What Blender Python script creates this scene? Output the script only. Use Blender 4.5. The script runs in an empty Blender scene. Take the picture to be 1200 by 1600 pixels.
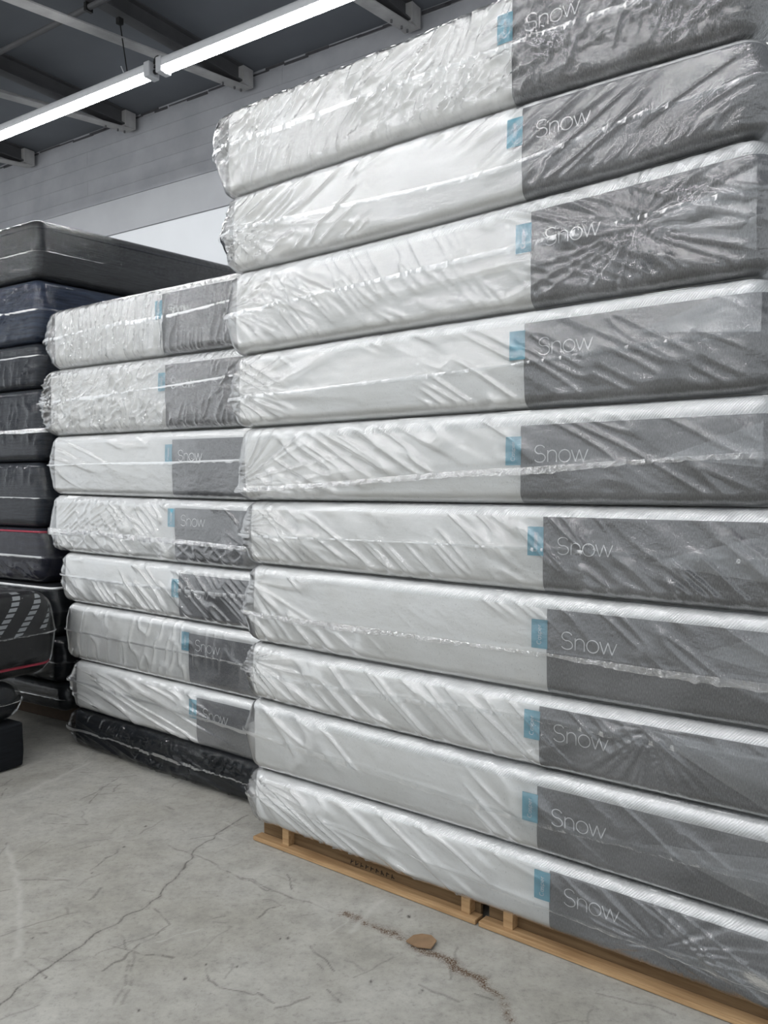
import bpy, math, numpy as np
from mathutils import Vector, Matrix

# ------------------------------------------------------------------ camera, world, light, exposure
SC = bpy.context.scene
COL = SC.collection
F, CAMH = 1300.0, 1.51
cam_data = bpy.data.cameras.new('camera'); cam = bpy.data.objects.new('camera', cam_data); COL.objects.link(cam)
cam.location = (0, 0, CAMH)
cam.rotation_euler = (math.pi/2 - math.atan(43/F), 0, 0)
cam_data.sensor_fit = 'HORIZONTAL'; cam_data.sensor_width = 36.0; cam_data.lens = 36.0*F/1200.0
cam_data.clip_start = 0.05
SC.camera = cam
world = bpy.data.worlds.new('world'); SC.world = world; world.use_nodes = True
world.node_tree.nodes['Background'].inputs[0].default_value = (0.92, 0.965, 1.0, 1)
world.node_tree.nodes['Background'].inputs[1].default_value = 0.60
SC.view_settings.view_transform = 'Standard'; SC.view_settings.look = 'None'
SC.view_settings.gamma = 1.0; SC.view_settings.use_curve_mapping = False
SC.view_settings.exposure = 0.94
SC.cycles.transparent_max_bounces = 24
SC.cycles.max_bounces = 8
TUBE_STRENGTH = 20.0

# ------------------------------------------------------------------ materials
def mat(name):
    m = bpy.data.materials.new(name); m.use_nodes = True
    nt = m.node_tree; nt.nodes.clear()
    out = nt.nodes.new('ShaderNodeOutputMaterial')
    return m, nt, out
def N(nt, kind, **kw):
    n = nt.nodes.new(kind)
    for k, v in kw.items():
        if k in n.inputs: n.inputs[k].default_value = v
        else: setattr(n, k, v)
    return n
def mapped(nt, scale, src='UV', rot=(0, 0, 0)):
    tc = N(nt, 'ShaderNodeTexCoord'); mp = N(nt, 'ShaderNodeMapping')
    mp.inputs['Scale'].default_value = scale; mp.inputs['Rotation'].default_value = rot
    nt.links.new(tc.outputs[src], mp.inputs['Vector']); return mp.outputs[0]
def ramp(nt, fac, stops):
    r = N(nt, 'ShaderNodeValToRGB'); e = r.color_ramp.elements
    while len(e) < len(stops): e.new(0.5)
    for el, (p, c) in zip(e, stops):
        el.position = p; el.color = (c[0], c[1], c[2], 1)
    nt.links.new(fac, r.inputs[0]); return r.outputs[0]
def g(v): return (v, v, v)
def mixc(nt, fac, a, b, mode='MIX'):
    n = N(nt, 'ShaderNodeMix', data_type='RGBA', blend_type=mode)
    for i, x in ((0, fac), (6, a), (7, b)):
        if hasattr(x, 'links'): nt.links.new(x, n.inputs[i])
        elif i == 0: n.inputs[0].default_value = x
        else: n.inputs[i].default_value = (x[0], x[1], x[2], 1)
    return n.outputs[2]
def noise(nt, vec, scale=1, detail=3, rough=0.5):
    n = N(nt, 'ShaderNodeTexNoise'); n.inputs['Scale'].default_value = scale
    n.inputs['Detail'].default_value = detail; n.inputs['Roughness'].default_value = rough
    nt.links.new(vec, n.inputs['Vector']); return n.outputs['Fac']
def principled(nt, out, color, rough=0.8, bump=None, bstr=0.3, bdist=0.002, spec=0.3, metal=0.0):
    p = N(nt, 'ShaderNodeBsdfPrincipled')
    if hasattr(color, 'links'): nt.links.new(color, p.inputs['Base Color'])
    else: p.inputs['Base Color'].default_value = (color[0], color[1], color[2], 1)
    p.inputs['Roughness'].default_value = rough; p.inputs['Specular IOR Level'].default_value = spec
    p.inputs['Metallic'].default_value = metal
    if bump is not None:
        b = N(nt, 'ShaderNodeBump'); b.inputs['Strength'].default_value = bstr; b.inputs['Distance'].default_value = bdist
        nt.links.new(bump, b.inputs['Height']); nt.links.new(b.outputs[0], p.inputs['Normal'])
    nt.links.new(p.outputs[0], out.inputs[0]); return p
def plain(name, color, rough=0.6, spec=0.3, metal=0.0, var=0.12, scale=25):
    m, nt, out = mat(name)
    n = noise(nt, mapped(nt, (1, 1, 1), 'Object'), scale, 4)
    c = ramp(nt, n, [(0.3, tuple(x*(1-var) for x in color)), (0.7, tuple(min(1, x*(1+var)) for x in color))])
    principled(nt, out, c, rough, n, 0.15, 0.002, spec, metal); return m

def make_white_fabric():
    m, nt, out = mat('white_heather_fabric')
    sp = noise(nt, mapped(nt, (260, 110, 1)), 1, 2)
    so = noise(nt, mapped(nt, (6, 6, 1)), 1, 3)
    base = ramp(nt, so, [(0.3, (0.78, 0.77, 0.745)), (0.7, (0.84, 0.835, 0.82))])
    fl = ramp(nt, sp, [(0.27, g(0.62)), (0.36, g(1.0))])
    col = mixc(nt, 1.0, base, fl, 'MULTIPLY')
    principled(nt, out, col, 0.9, noise(nt, mapped(nt, (700, 300, 1)), 1, 2), 0.3, 0.001, 0.1); return m
def make_top_fabric():
    m, nt, out = mat('white_quilted_knit')
    w = N(nt, 'ShaderNodeTexWave'); w.inputs['Scale'].default_value = 1; w.inputs['Distortion'].default_value = 2.0
    w.inputs['Detail'].default_value = 1.5
    nt.links.new(mapped(nt, (48, 48, 1), 'UV', (0, 0, 0.75)), w.inputs['Vector'])
    sp = noise(nt, mapped(nt, (220, 160, 1)), 1, 2)
    col = ramp(nt, sp, [(0.28, g(0.66)), (0.37, (0.87, 0.87, 0.86))])
    principled(nt, out, col, 0.9, w.outputs['Fac'], 0.5, 0.003, 0.1); return m
def make_grey_fabric():
    m, nt, out = mat('grey_heather_fabric')
    a = noise(nt, mapped(nt, (420, 90, 1)), 1, 3, 0.7)
    b = noise(nt, mapped(nt, (900, 700, 1)), 1, 2, 0.7)
    c = mixc(nt, 0.45, a, b)
    col = ramp(nt, c, [(0.36, g(0.075)), (0.5, (0.162, 0.163, 0.17)), (0.64, (0.30, 0.295, 0.30))])
    principled(nt, out, col, 0.9, a, 0.25, 0.001, 0.1); return m
def make_dark_fabric(name, col, rib=150):
    m, nt, out = mat(name)
    a = noise(nt, mapped(nt, (5, rib, 1)), 1, 3, 0.6)
    c = ramp(nt, a, [(0.35, tuple(x*0.62 for x in col)), (0.65, tuple(x*1.35 for x in col))])
    principled(nt, out, c, 0.75, a, 0.5, 0.003, 0.25); return m
def make_film(name, crinkle, gloss, cloud, rough=0.13, sc=1.0):
    m, nt, out = mat(name)
    v1 = noise(nt, mapped(nt, (22*sc, 30*sc, 1), 'UV', (0, 0, 0.6)), 1, 5, 0.62)
    b = N(nt, 'ShaderNodeBump'); b.inputs['Strength'].default_value = crinkle; b.inputs['Distance'].default_value = 0.012
    nt.links.new(v1, b.inputs['Height'])
    tr = N(nt, 'ShaderNodeBsdfTransparent'); tr.inputs[0].default_value = (0.975, 0.985, 0.99, 1)
    df = N(nt, 'ShaderNodeBsdfDiffuse'); df.inputs[0].default_value = (0.86, 0.88, 0.92, 1)
    nt.links.new(b.outputs[0], df.inputs['Normal'])
    tl = N(nt, 'ShaderNodeBsdfTranslucent'); tl.inputs[0].default_value = (0.86, 0.88, 0.92, 1)
    dd = N(nt, 'ShaderNodeMixShader'); dd.inputs[0].default_value = 0.35
    nt.links.new(df.outputs[0], dd.inputs[1]); nt.links.new(tl.outputs[0], dd.inputs[2])
    gl = N(nt, 'ShaderNodeBsdfGlossy'); gl.inputs['Roughness'].default_value = rough
    gl.inputs[0].default_value = (1, 1, 1, 1)
    nt.links.new(b.outputs[0], gl.inputs['Normal'])
    # the film is cloudy in patches where two layers cling
    cl = noise(nt, mapped(nt, (2.4, 7, 1), 'UV', (0, 0, 0.5)), 1, 2, 0.5)
    mr = N(nt, 'ShaderNodeMapRange'); mr.inputs['From Min'].default_value = 0.42; mr.inputs['From Max'].default_value = 0.56
    mr.inputs['To Min'].default_value = cloud*0.55; mr.inputs['To Max'].default_value = cloud*1.5
    nt.links.new(cl, mr.inputs['Value'])
    lw = N(nt, 'ShaderNodeLayerWeight'); lw.inputs['Blend'].default_value = 0.35; nt.links.new(b.outputs[0], lw.inputs['Normal'])
    ma = N(nt, 'ShaderNodeMath', operation='MULTIPLY_ADD'); ma.inputs[1].default_value = 3.0; ma.inputs[2].default_value = 0.55
    nt.links.new(lw.outputs['Facing'], ma.inputs[0])
    mb_ = N(nt, 'ShaderNodeMath', operation='MULTIPLY'); mb_.use_clamp = True
    nt.links.new(ma.outputs[0], mb_.inputs[0]); nt.links.new(mr.outputs[0], mb_.inputs[1])
    m1 = N(nt, 'ShaderNodeMixShader'); nt.links.new(mb_.outputs[0], m1.inputs[0])
    nt.links.new(tr.outputs[0], m1.inputs[1]); nt.links.new(dd.outputs[0], m1.inputs[2])
    fr = N(nt, 'ShaderNodeFresnel'); fr.inputs['IOR'].default_value = 1.5
    nt.links.new(b.outputs[0], fr.inputs['Normal'])
    mu = N(nt, 'ShaderNodeMath', operation='MULTIPLY'); mu.inputs[1].default_value = gloss; mu.use_clamp = True
    nt.links.new(fr.outputs[0], mu.inputs[0])
    m2 = N(nt, 'ShaderNodeMixShader'); nt.links.new(mu.outputs[0], m2.inputs[0])
    nt.links.new(m1.outputs[0], m2.inputs[1]); nt.links.new(gl.outputs[0], m2.inputs[2])
    nt.links.new(m2.outputs[0], out.inputs[0]); return m
def make_wood(name, dark):
    m, nt, out = mat(name)
    a = noise(nt, mapped(nt, (4, 60, 60), 'Object'), 1, 4, 0.6)
    k = 0.30 if dark else 0.8  # dark copy carries the shade under the mattresses in its colour
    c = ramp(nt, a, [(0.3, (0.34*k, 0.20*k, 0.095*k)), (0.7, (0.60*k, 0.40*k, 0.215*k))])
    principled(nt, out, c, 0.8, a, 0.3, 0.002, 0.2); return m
def make_emit(name, s):
    m, nt, out = mat(name)
    e = N(nt, 'ShaderNodeEmission'); e.inputs[0].default_value = (0.99, 0.99, 1.0, 1); e.inputs[1].default_value = s
    nt.links.new(e.outputs[0], out.inputs[0]); return m
def make_floor():
    m, nt, out = mat('worn_concrete')
    v = mapped(nt, (1, 1, 1), 'Object')
    big = noise(nt, v, 1.6, 5, 0.6); mid = noise(nt, v, 9, 6, 0.7); fine = noise(nt, v, 120, 3, 0.7)
    c = ramp(nt, big, [(0.3, (0.32, 0.308, 0.27)), (0.7, (0.43, 0.422, 0.39))])
    c2 = ramp(nt, mid, [(0.3, g(0.78)), (0.55, g(1.0)), (0.75, g(1.12))])
    m3 = noise(nt, v, 42, 5, 0.75); c = mixc(nt, 1.0, c, ramp(nt, m3, [(0.3, g(0.72)), (0.45, g(0.98)), (0.7, g(1.08))]), 'MULTIPLY')
    c = mixc(nt, 1.0, c, c2, 'MULTIPLY')
    c3 = ramp(nt, fine, [(0.25, g(0.78)), (0.42, g(1.0))])
    c = mixc(nt, 1.0, c, c3, 'MULTIPLY')
    scr = noise(nt, mapped(nt, (70, 9, 1), 'Object', (0, 0, 0.5)), 1, 4, 0.7)
    c4 = ramp(nt, scr, [(0.24, g(0.6)), (0.33, g(1.0))]); c = mixc(nt, 0.8, c, c4, 'MULTIPLY')
    at = N(nt, 'ShaderNodeAttribute'); at.attribute_name = 'wear'
    sep = N(nt, 'ShaderNodeSeparateColor'); nt.links.new(at.outputs['Color'], sep.inputs[0])
    def broken(chan, scale, lo, hi, k):
        r = ramp(nt, noise(nt, v, scale, 4, 0.7), [(lo, g(0.0)), (hi, g(1.0))])
        n = N(nt, 'ShaderNodeMath', operation='MULTIPLY'); nt.links.new(chan, n.inputs[0]); nt.links.new(r, n.inputs[1])
        n2 = N(nt, 'ShaderNodeMath', operation='MULTIPLY'); n2.use_clamp = True; nt.links.new(n.outputs[0], n2.inputs[0]); n2.inputs[1].default_value = k; return n2.outputs[0]
    c = mixc(nt, broken(sep.outputs[0], 150, 0.30, 0.50, 1.3), c, (0.055, 0.05, 0.045))      # cracks and scuffs
    c = mixc(nt, broken(sep.outputs[1], 170, 0.40, 0.56, 1.3), c, (0.085, 0.042, 0.016))        # rusty dirt trail
    c = mixc(nt, sep.outputs[2], c, (0.56, 0.55, 0.52))          # pale scrapes
    principled(nt, out, c, 0.62, mid, 0.15, 0.004, 0.35); return m
def make_brick():
    m, nt, out = mat('painted_brick')
    b = N(nt, 'ShaderNodeTexBrick'); b.inputs['Scale'].default_value = 1.0
    b.inputs['Brick Width'].default_value = 5.3; b.inputs['Row Height'].default_value = 0.15
    b.inputs['Mortar Size'].default_value = 0.006; b.inputs['Mortar Smooth'].default_value = 0.8
    nt.links.new(mapped(nt, (1, 1, 1)), b.inputs['Vector'])
    n = noise(nt, mapped(nt, (3, 3, 1)), 1, 5, 0.6)
    c = ramp(nt, n, [(0.3, (0.225, 0.232, 0.25)), (0.7, (0.285, 0.292, 0.31))])
    chip = ramp(nt, noise(nt, mapped(nt, (7, 16, 1)), 1, 4, 0.7), [(0.215, g(0.35)), (0.24, g(1))])
    c = mixc(nt, 1.0, c, chip, 'MULTIPLY')
    inv = N(nt, 'ShaderNodeMath', operation='SUBTRACT'); inv.inputs[0].default_value = 1; nt.links.new(b.outputs['Fac'], inv.inputs[1])
    principled(nt, out, c, 0.8, inv.outputs[0], 0.5, 0.012, 0.2); return m

M = dict(white=make_white_fabric(), knit=make_top_fabric(), grey=make_grey_fabric(),
    film=make_film('clear_film', 0.30, 2.6, 0.08, 0.18), film_mid=make_film('wrinkled_film', 0.42, 2.6, 0.08, 0.13),
    film_crisp=make_film('crinkled_film', 0.8, 3.0, 0.06, 0.10, 1.3), film_shiny=make_film('shiny_film_over_dark', 0.6, 0.9, 0.003, 0.05, 1.2),
    film_dark=make_film('clear_film_over_dark', 0.3, 0.7, 0.005, 0.09), seal=make_film('heat_sealed_film', 0.3, 0.55, 0.035, 0.38, 1.5), seal_crinkled=make_film('crinkled_sealed_film', 0.8, 1.8, 0.12, 0.14, 2.5),
    fold=make_film('folded_film', 0.15, 1.3, 0.07, 0.2),
    charcoal=make_dark_fabric('charcoal_quilting', (0.024, 0.026, 0.029)), navy=make_dark_fabric('navy_fabric', (0.020, 0.030, 0.056), 60),
    slate=make_dark_fabric('slate_fabric', (0.015, 0.018, 0.026)), ink=make_dark_fabric('ink_fabric', (0.013, 0.013, 0.024), 40),
    black=make_dark_fabric('black_fabric', (0.006, 0.0075, 0.010), 40), teal=plain('blue_tab_cloth', (0.145, 0.395, 0.50), 0.8),
    thread=plain('white_thread', (0.8, 0.8, 0.8), 0.7), red=plain('red_piping', (0.33, 0.035, 0.06), 0.6),
    wood=make_wood('pale_pine', False), wood_shade=make_wood('shade_darkened_pine', True), wood_deep_shade=plain('shade_darkened_wood', (0.05, 0.032, 0.02), 0.85), ink_stamp=plain('black_stamp_ink', (0.02, 0.015, 0.01), 0.8),  # both dark woods have the shade under the stacks put into their colour
    card=plain('brown_cardboard', (0.24, 0.155, 0.09), 0.85), floor=make_floor(), brick=make_brick(),
    plaster=plain('white_plaster', (0.60, 0.62, 0.64), 0.8, var=0.03, scale=2), band=plain('grey_painted_concrete', (0.33, 0.34, 0.355), 0.8, var=0.05, scale=3),
    ceil=plain('dark_ceiling_paint', (0.105, 0.115, 0.13), 0.7, var=0.1, scale=1.5), steel=plain('dark_painted_steel', (0.065, 0.066, 0.07), 0.6, var=0.2, scale=4),
    steel_grey=plain('grey_painted_steel', (0.30, 0.30, 0.30), 0.6, var=0.2, scale=6), housing=plain('white_lamp_housing', (0.6, 0.61, 0.63), 0.4, var=0.03),
    cap=plain('grey_lamp_cap', (0.48, 0.49, 0.51), 0.4, var=0.03), cable=plain('black_cable', (0.012, 0.012, 0.012), 0.5), lamp=make_emit('lit_diffuser', TUBE_STRENGTH),
    caulk=plain('dark_joint', (0.05, 0.05, 0.055), 0.9))

# ------------------------------------------------------------------ helpers
def link_mesh(name, V, Fc, material, parent=None, uv=None, smooth=True):
    me = bpy.data.meshes.new(name)
    V = np.asarray(V, dtype=np.float32); Fc = np.asarray(Fc, dtype=np.int32)
    nf, k = Fc.shape
    me.vertices.add(len(V)); me.vertices.foreach_set('co', V.ravel())
    me.loops.add(nf*k); me.loops.foreach_set('vertex_index', Fc.ravel())
    me.polygons.add(nf); me.polygons.foreach_set('loop_start', np.arange(nf, dtype=np.int32)*k)
    me.polygons.foreach_set('loop_total', np.full(nf, k, dtype=np.int32))
    me.polygons.foreach_set('use_smooth', np.full(nf, smooth, dtype=bool))
    me.update(calc_edges=True)
    if uv is not None:
        l = me.uv_layers.new(name='UVMap'); l.data.foreach_set('uv', np.asarray(uv, dtype=np.float32)[Fc.ravel()].ravel())
    me.validate(); me.materials.append(material)
    o = bpy.data.objects.new(name, me); COL.objects.link(o)
    if parent: o.parent = parent
    return o
def tri2quad(f): return f
class MB:
    """collects boxes, bars and tubes into one mesh"""
    def __init__(s): s.v = []; s.f = []
    def box(s, c, h, ax=None):
        c = Vector(c); ax = ax or (Vector((1, 0, 0)), Vector((0, 1, 0)), Vector((0, 0, 1)))
        b = len(s.v)
        for sx in (-1, 1):
            for sy in (-1, 1):
                for sz in (-1, 1): s.v.append(c + ax[0]*h[0]*sx + ax[1]*h[1]*sy + ax[2]*h[2]*sz)
        for q in ((0, 1, 3, 2), (4, 6, 7, 5), (0, 4, 5, 1), (2, 3, 7, 6), (0, 2, 6, 4), (1, 5, 7, 3)): s.f.append([b+i for i in q])
    def bar(s, a, b, w, h, up=Vector((0, 0, 1))):
        a, b = Vector(a), Vector(b); d = (b-a); L = d.length; d.normalize(); x = d.cross(up).normalized(); u = x.cross(d)
        s.box((a+b)/2, (L/2, w/2, h/2), (d, x, u))
    def tube(s, pts, r, n=10):
        pts = [Vector(p) for p in pts]; base = len(s.v)
        for i, p in enumerate(pts):
            d = (pts[min(i+1, len(pts)-1)] - pts[max(i-1, 0)]).normalized()
            x = d.cross(Vector((0.13, 0.21, 1)) if abs(d.z) < 0.9 else Vector((1, 0, 0))).normalized(); y = d.cross(x)
            for k in range(n): t = 2*math.pi*k/n; s.v.append(p + x*math.cos(t)*r + y*math.sin(t)*r)
        for i in range(len(pts)-1):
            for k in range(n):
                s.f.append([base+i*n+k, base+i*n+(k+1) % n, base+(i+1)*n+(k+1) % n, base+(i+1)*n+k])
        s.f.append([base+k for k in range(n)][::-1]); s.f.append([base+(len(pts)-1)*n+k for k in range(n)])
    def build(s, name, material, parent=None, smooth=False, bevel=0.0):
        me = bpy.data.meshes.new(name); me.from_pydata([tuple(v) for v in s.v], [], s.f); me.materials.append(material)
        if smooth: me.polygons.foreach_set('use_smooth', [True]*len(me.polygons))
        o = bpy.data.objects.new(name, me); COL.objects.link(o)
        if parent: o.parent = parent
        if bevel:
            b = o.modifiers.new('bevel', 'BEVEL'); b.width = bevel; b.segments = 2; b.limit_method = 'ANGLE'
        return o
def thing(name, label, cat, loc, rotz=0, group=None):
    o = bpy.data.objects.new(name, None); COL.objects.link(o); o.empty_display_size = 0.1
    o.location = loc; o.rotation_euler = (0, 0, rotz); o['label'] = label; o['category'] = cat
    if group: o['group'] = group
    return o
def struct(o): o['kind'] = 'structure'; return o
def sm(x): x = np.clip(x, 0, 1); return x*x*(3-2*x)
def vnoise(x, y, seed):
    T = np.random.RandomState(seed).rand(256, 256)
    xi = np.floor(x).astype(int); yi = np.floor(y).astype(int); fx = sm(x-xi); fy = sm(y-yi)
    q = lambda i, j: T[(xi+i) & 255, (yi+j) & 255]
    return (q(0, 0)*(1-fx)+q(1, 0)*fx)*(1-fy) + (q(0, 1)*(1-fx)+q(1, 1)*fx)*fy
def ridge(x, y, seed, p=3): return (1-np.abs(2*vnoise(x, y, seed)-1))**p

# ------------------------------------------------------------------ the room
WALL_A = Vector((-0.858, 7.30, 0)); WE = Vector((-0.832, 0.555, 0)).normalized(); WN = Vector((-0.555, -0.832, 0)).normalized()  # along the wall to the left, and out into the room
CEIL = 5.14
def wp(t, u, z): p = WALL_A + WE*t + WN*u; return Vector((p.x, p.y, z))
def wall_strip(z0, z1, out, V, Fc, UV, t0=-9, t1=11):
    b = len(V)
    for t, z in ((t0, z0), (t1, z0), (t1, z1), (t0, z1)): V.append(wp(t, out, z)); UV.append((t, z))
    Fc.append((b, b+1, b+2, b+3))
def build_wall():
    me = bpy.data.meshes.new('wall_back'); V, Fc, UV, mi = [], [], [], []
    def strip(z0, z1, out, m): wall_strip(z0, z1, out, V, Fc, UV); mi.append(m)
    def ledge(z, o0, o1, m):
        b = len(V)
        for t, o in ((-9, o0), (11, o0), (11, o1), (-9, o1)): V.append(wp(t, o, z)); UV.append((t, z+o))
        Fc.append((b, b+1, b+2, b+3)); mi.append(m)
    strip(0, 4.05, 0, 0); ledge(4.05, 0, 0.02, 2); strip(4.05, 4.39, 0.02, 2); ledge(4.39, 0.02, 0.03, 1); strip(4.39, CEIL, 0.03, 1)
    b = len(V)
    for t, o, z in ((-9, -0.2, 0), (11, -0.2, 0), (11, -0.2, CEIL), (-9, -0.2, CEIL)): V.append(wp(t, o, z)); UV.append((t, z))
    Fc.append((b, b+3, b+2, b+1)); mi.append(0)
    me.from_pydata([tuple(v) for v in V], [], Fc)
    for m in (M['plaster'], M['brick'], M['band']): me.materials.append(m)
    me.polygons.foreach_set('material_index', mi)
    l = me.uv_layers.new(name='UVMap')
    for i, lp in enumerate(me.loops): l.data[i].uv = UV[lp.vertex_index]
    o = bpy.data.objects.new('wall_back', me); COL.objects.link(o); struct(o)
build_wall()
mb = MB(); mb.box(wp(1, 4.9, CEIL+0.05), (10, 5.1, 0.05), (WE, WN, Vector((0, 0, 1)))); struct(mb.build('ceiling', M['ceil']))
# ragged joint between wall and ceiling
rs = np.random.RandomState(4); mb = MB(); t = -4.0
while t < 7:
    w = 0.10+0.25*rs.rand(); h = 0.004+0.010*rs.rand(); mb.box(wp(t, 0.033, CEIL-0.012-0.02*rs.rand()), (w*0.55, 0.004, h), (WE, WN, Vector((0, 0, 1)))); t += w
struct(mb.build('trim_1', M['caulk']))

# floor: fine patch carrying the wear, coarse ring round it
MARKS = {
'crack':[(-1.11,2.357),(-1.104,2.431),(-1.075,2.505),(-1.044,2.564),(-1.004,2.646),(-0.974,2.746),(-0.93,2.796),(-0.89,2.893),(-0.848,2.94),(-0.816,3.064),(-0.793,3.172),(-0.777,3.41),(-0.739,3.497),(-0.689,3.637),(-0.623,3.749)],
's1':[(-0.87,2.528),(-0.81,2.652),(-0.738,2.81),(-0.81,2.916)],
's2':[(-0.903,3.431),(-0.763,3.347),(-0.682,3.267),(-0.535,3.135),(-0.429,3.047),(-0.416,3.055),(-0.309,2.979),(-0.173,2.892)],
's3':[(-0.554,2.54),(-0.537,2.493),(-0.481,2.453),(-0.387,2.41)],
's3b':[(-0.381,2.415),(-0.336,2.378)],
's4':[(-1.135,2.595),(-1.086,2.546),(-1.035,2.516)],
's5':[(-1.846,3.952),(-1.874,4.085)],
's6':[(-1.522,3.661),(-1.311,3.656)],
's7':[(-1.459,3.924),(-1.363,4.227)],
's8':[(-1.396,3.896),(-1.408,4.025),(-1.395,4.116)],
's9':[(-1.559,3.775),(-1.441,3.736)],
's10':[(-1.383,3.135),(-1.209,3.126)],
's11':[(-1.152,3.209),(-1.096,3.389)],
't1':[(-0.808,2.646),(-0.771,2.499),(-0.761,2.378)],
't2':[(-0.814,2.595),(-0.788,2.487),(-0.787,2.378)],
's12':[(-0.443,2.846),(-0.413,2.907),(-0.366,2.947)],
's13':[(-0.24,2.664),(-0.192,2.6),(-0.152,2.533)],
's14':[(-0.173,2.441),(-0.148,2.403),(-0.123,2.377)],
's15':[(-0.379,2.425),(-0.328,2.372)],
's16':[(0.267,2.42),(0.316,2.387)],
's17':[(-0.542,3.152),(-0.483,3.107),(-0.416,3.055)],
's18':[(-0.881,2.739),(-0.834,2.659)],
's19':[(-0.908,2.685),(-0.79,2.633),(-0.668,2.607)],
's20':[(-0.377,3.18),(-0.345,3.055)],
'w1':[(-1.578,3.431),(-1.401,3.135),(-1.276,2.87),(-1.167,2.62)],
'w2':[(-1.764,4.01),(-1.598,4.468)],
'w3':[(-0.112,2.759),(-0.007,2.971)],
'rust':[(-0.135,2.879),(-0.033,2.798),(0.043,2.734),(0.105,2.676),(0.184,2.606),(0.239,2.543),(0.301,2.476),(0.347,2.391),(0.357,2.309),(0.345,2.214)],
'rust2':[(0.009,2.802),(0.195,2.626),(0.261,2.563)],
'spots':[(-1.136,3.186),(-1.084,3.42),(-1.054,3.63),(-0.56,2.57),(-0.461,2.558),(-1.036,2.501),(-0.609,2.495),(-0.704,2.341),(-1.171,2.723),(-0.04,2.481),(0.115,2.436),(0.087,2.861)],
'blot':[(-0.345,2.718),(-0.32,2.722)],

}
def build_floor():
    x0, x1, y0, y1, st = -2.3, 1.5, 1.9, 4.9, 0.005
    nx, ny = int(round((x1-x0)/st))+1, int(round((y1-y0)/st))+1
    xs = np.linspace(x0, x1, nx); ys = np.linspace(y0, y1, ny); X, Y = np.meshgrid(xs, ys)
    R = np.zeros_like(X); G = np.zeros_like(X); B = np.zeros_like(X)
    def dist(P):
        D = np.full_like(X, 9.0)
        for (ax, ay), (bx, by) in zip(P[:-1], P[1:]):
            # densify with a wobble so lines are not ruler straight
            dx, dy = bx-ax, by-ay; L2 = dx*dx+dy*dy+1e-12
            tt = np.clip(((X-ax)*dx+(Y-ay)*dy)/L2, 0, 1)
            D = np.minimum(D, np.hypot(X-ax-tt*dx, Y-ay-tt*dy))
        return D
    wob = (vnoise(X*22, Y*22, 3)-0.5)*0.022; wob2 = (vnoise(X*22, Y*22, 8)-0.5)*0.022
    X0, Y0 = X.copy(), Y.copy(); X = X+wob; Y = Y+wob2
    brk = vnoise(X0*40, Y0*40, 5)
    for k, P in MARKS.items():
        if k in ('spots', 'blot'):
            rr = np.random.RandomState(9)
            for (px, py) in P:
                r = 0.005+0.004*rr.rand(); R = np.maximum(R, 0.75*np.clip((r-np.hypot((X0-px), (Y0-py)*0.6))/0.004, 0, 1))
            continue
        D = dist(P)
        if k == 'crack': R = np.maximum(R, 0.6*np.clip(1.2-D/0.0036, 0, 1)*(0.55+0.45*(brk > 0.3)) + 0.12*np.exp(-(D/0.014)**2))
        elif k == 'rust':
            n = vnoise(X0*60, Y0*60, 11); n2 = vnoise(X0*14, Y0*14, 12)
            G = np.maximum(G, np.clip(np.exp(-(D/0.014)**2)*1.3*np.clip(n*1.7+0.1, 0, 1)*(0.4+0.8*n2) + 0.9*np.exp(-(D/0.022)**2)*(vnoise(X0*110, Y0*110, 31) > 0.72)*n2 + 0.25*np.exp(-(D/0.03)**2)*n2, 0, 0.95))
        elif k == 'rust2': G = np.maximum(G, 0.25*np.exp(-(D/0.006)**2))
        elif k.startswith('w'): B = np.maximum(B, 0.35*np.exp(-(D/0.012)**2))
        elif k.startswith('t'): R = np.maximum(R, 0.28*np.exp(-(D/0.006)**2)*(brk > 0.3))
        else: R = np.maximum(R, 0.5*np.clip(1.2-D/0.004, 0, 1)*(0.4+0.6*(brk > 0.35)))
    # random short scuffs
    rr = np.random.RandomState(21)
    for i in range(420):
        px, py = x0+(x1-x0)*rr.rand(), y0+(y1-y0)*rr.rand(); a = rr.choice([0.4, 2.4, 1.1, 0.1])+rr.randn()*0.35; L = 0.02+0.12*rr.rand()**2
        i0, i1 = max(0, int((px-0.2-x0)/st)), min(nx, int((px+0.2-x0)/st)); j0, j1 = max(0, int((py-0.2-y0)/st)), min(ny, int((py+0.2-y0)/st))
        if i1 <= i0 or j1 <= j0: continue
        xx, yy = X[j0:j1, i0:i1]-px, Y[j0:j1, i0:i1]-py; c, s = math.cos(a), math.sin(a)
        al = xx*c+yy*s; ac = -xx*s+yy*c
        f = 0.42*rr.rand()*np.clip(1.3-np.abs(ac)/0.004, 0, 1)*(np.abs(al) < L)
        if rr.rand() < 0.2: B[j0:j1, i0:i1] = np.maximum(B[j0:j1, i0:i1], f)
        else: R[j0:j1, i0:i1] = np.maximum(R[j0:j1, i0:i1], f)
    V = np.stack([X0.ravel(), Y0.ravel(), np.zeros(X0.size)], 1)
    idx = np.arange(nx*ny).reshape(ny, nx)
    Q = np.stack([idx[:-1, :-1].ravel(), idx[:-1, 1:].ravel(), idx[1:, 1:].ravel(), idx[1:, :-1].ravel()], 1)
    nb = len(V); E = 11.0
    ring = [(-E, -6), (E, -6), (E, 14), (-E, 14), (x0, y0), (x1, y0), (x1, y1), (x0, y1)]
    V = np.vstack([V, [(a, b, 0) for a, b in ring]])
    Q = np.vstack([Q, [(nb, nb+1, nb+5, nb+4), (nb+1, nb+2, nb+6, nb+5), (nb+2, nb+3, nb+7, nb+6), (nb+3, nb, nb+4, nb+7)]])
    o = link_mesh('floor', V, Q, M['floor'], smooth=False); struct(o)
    ca = o.data.color_attributes.new('wear', 'FLOAT_COLOR', 'POINT')
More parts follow.
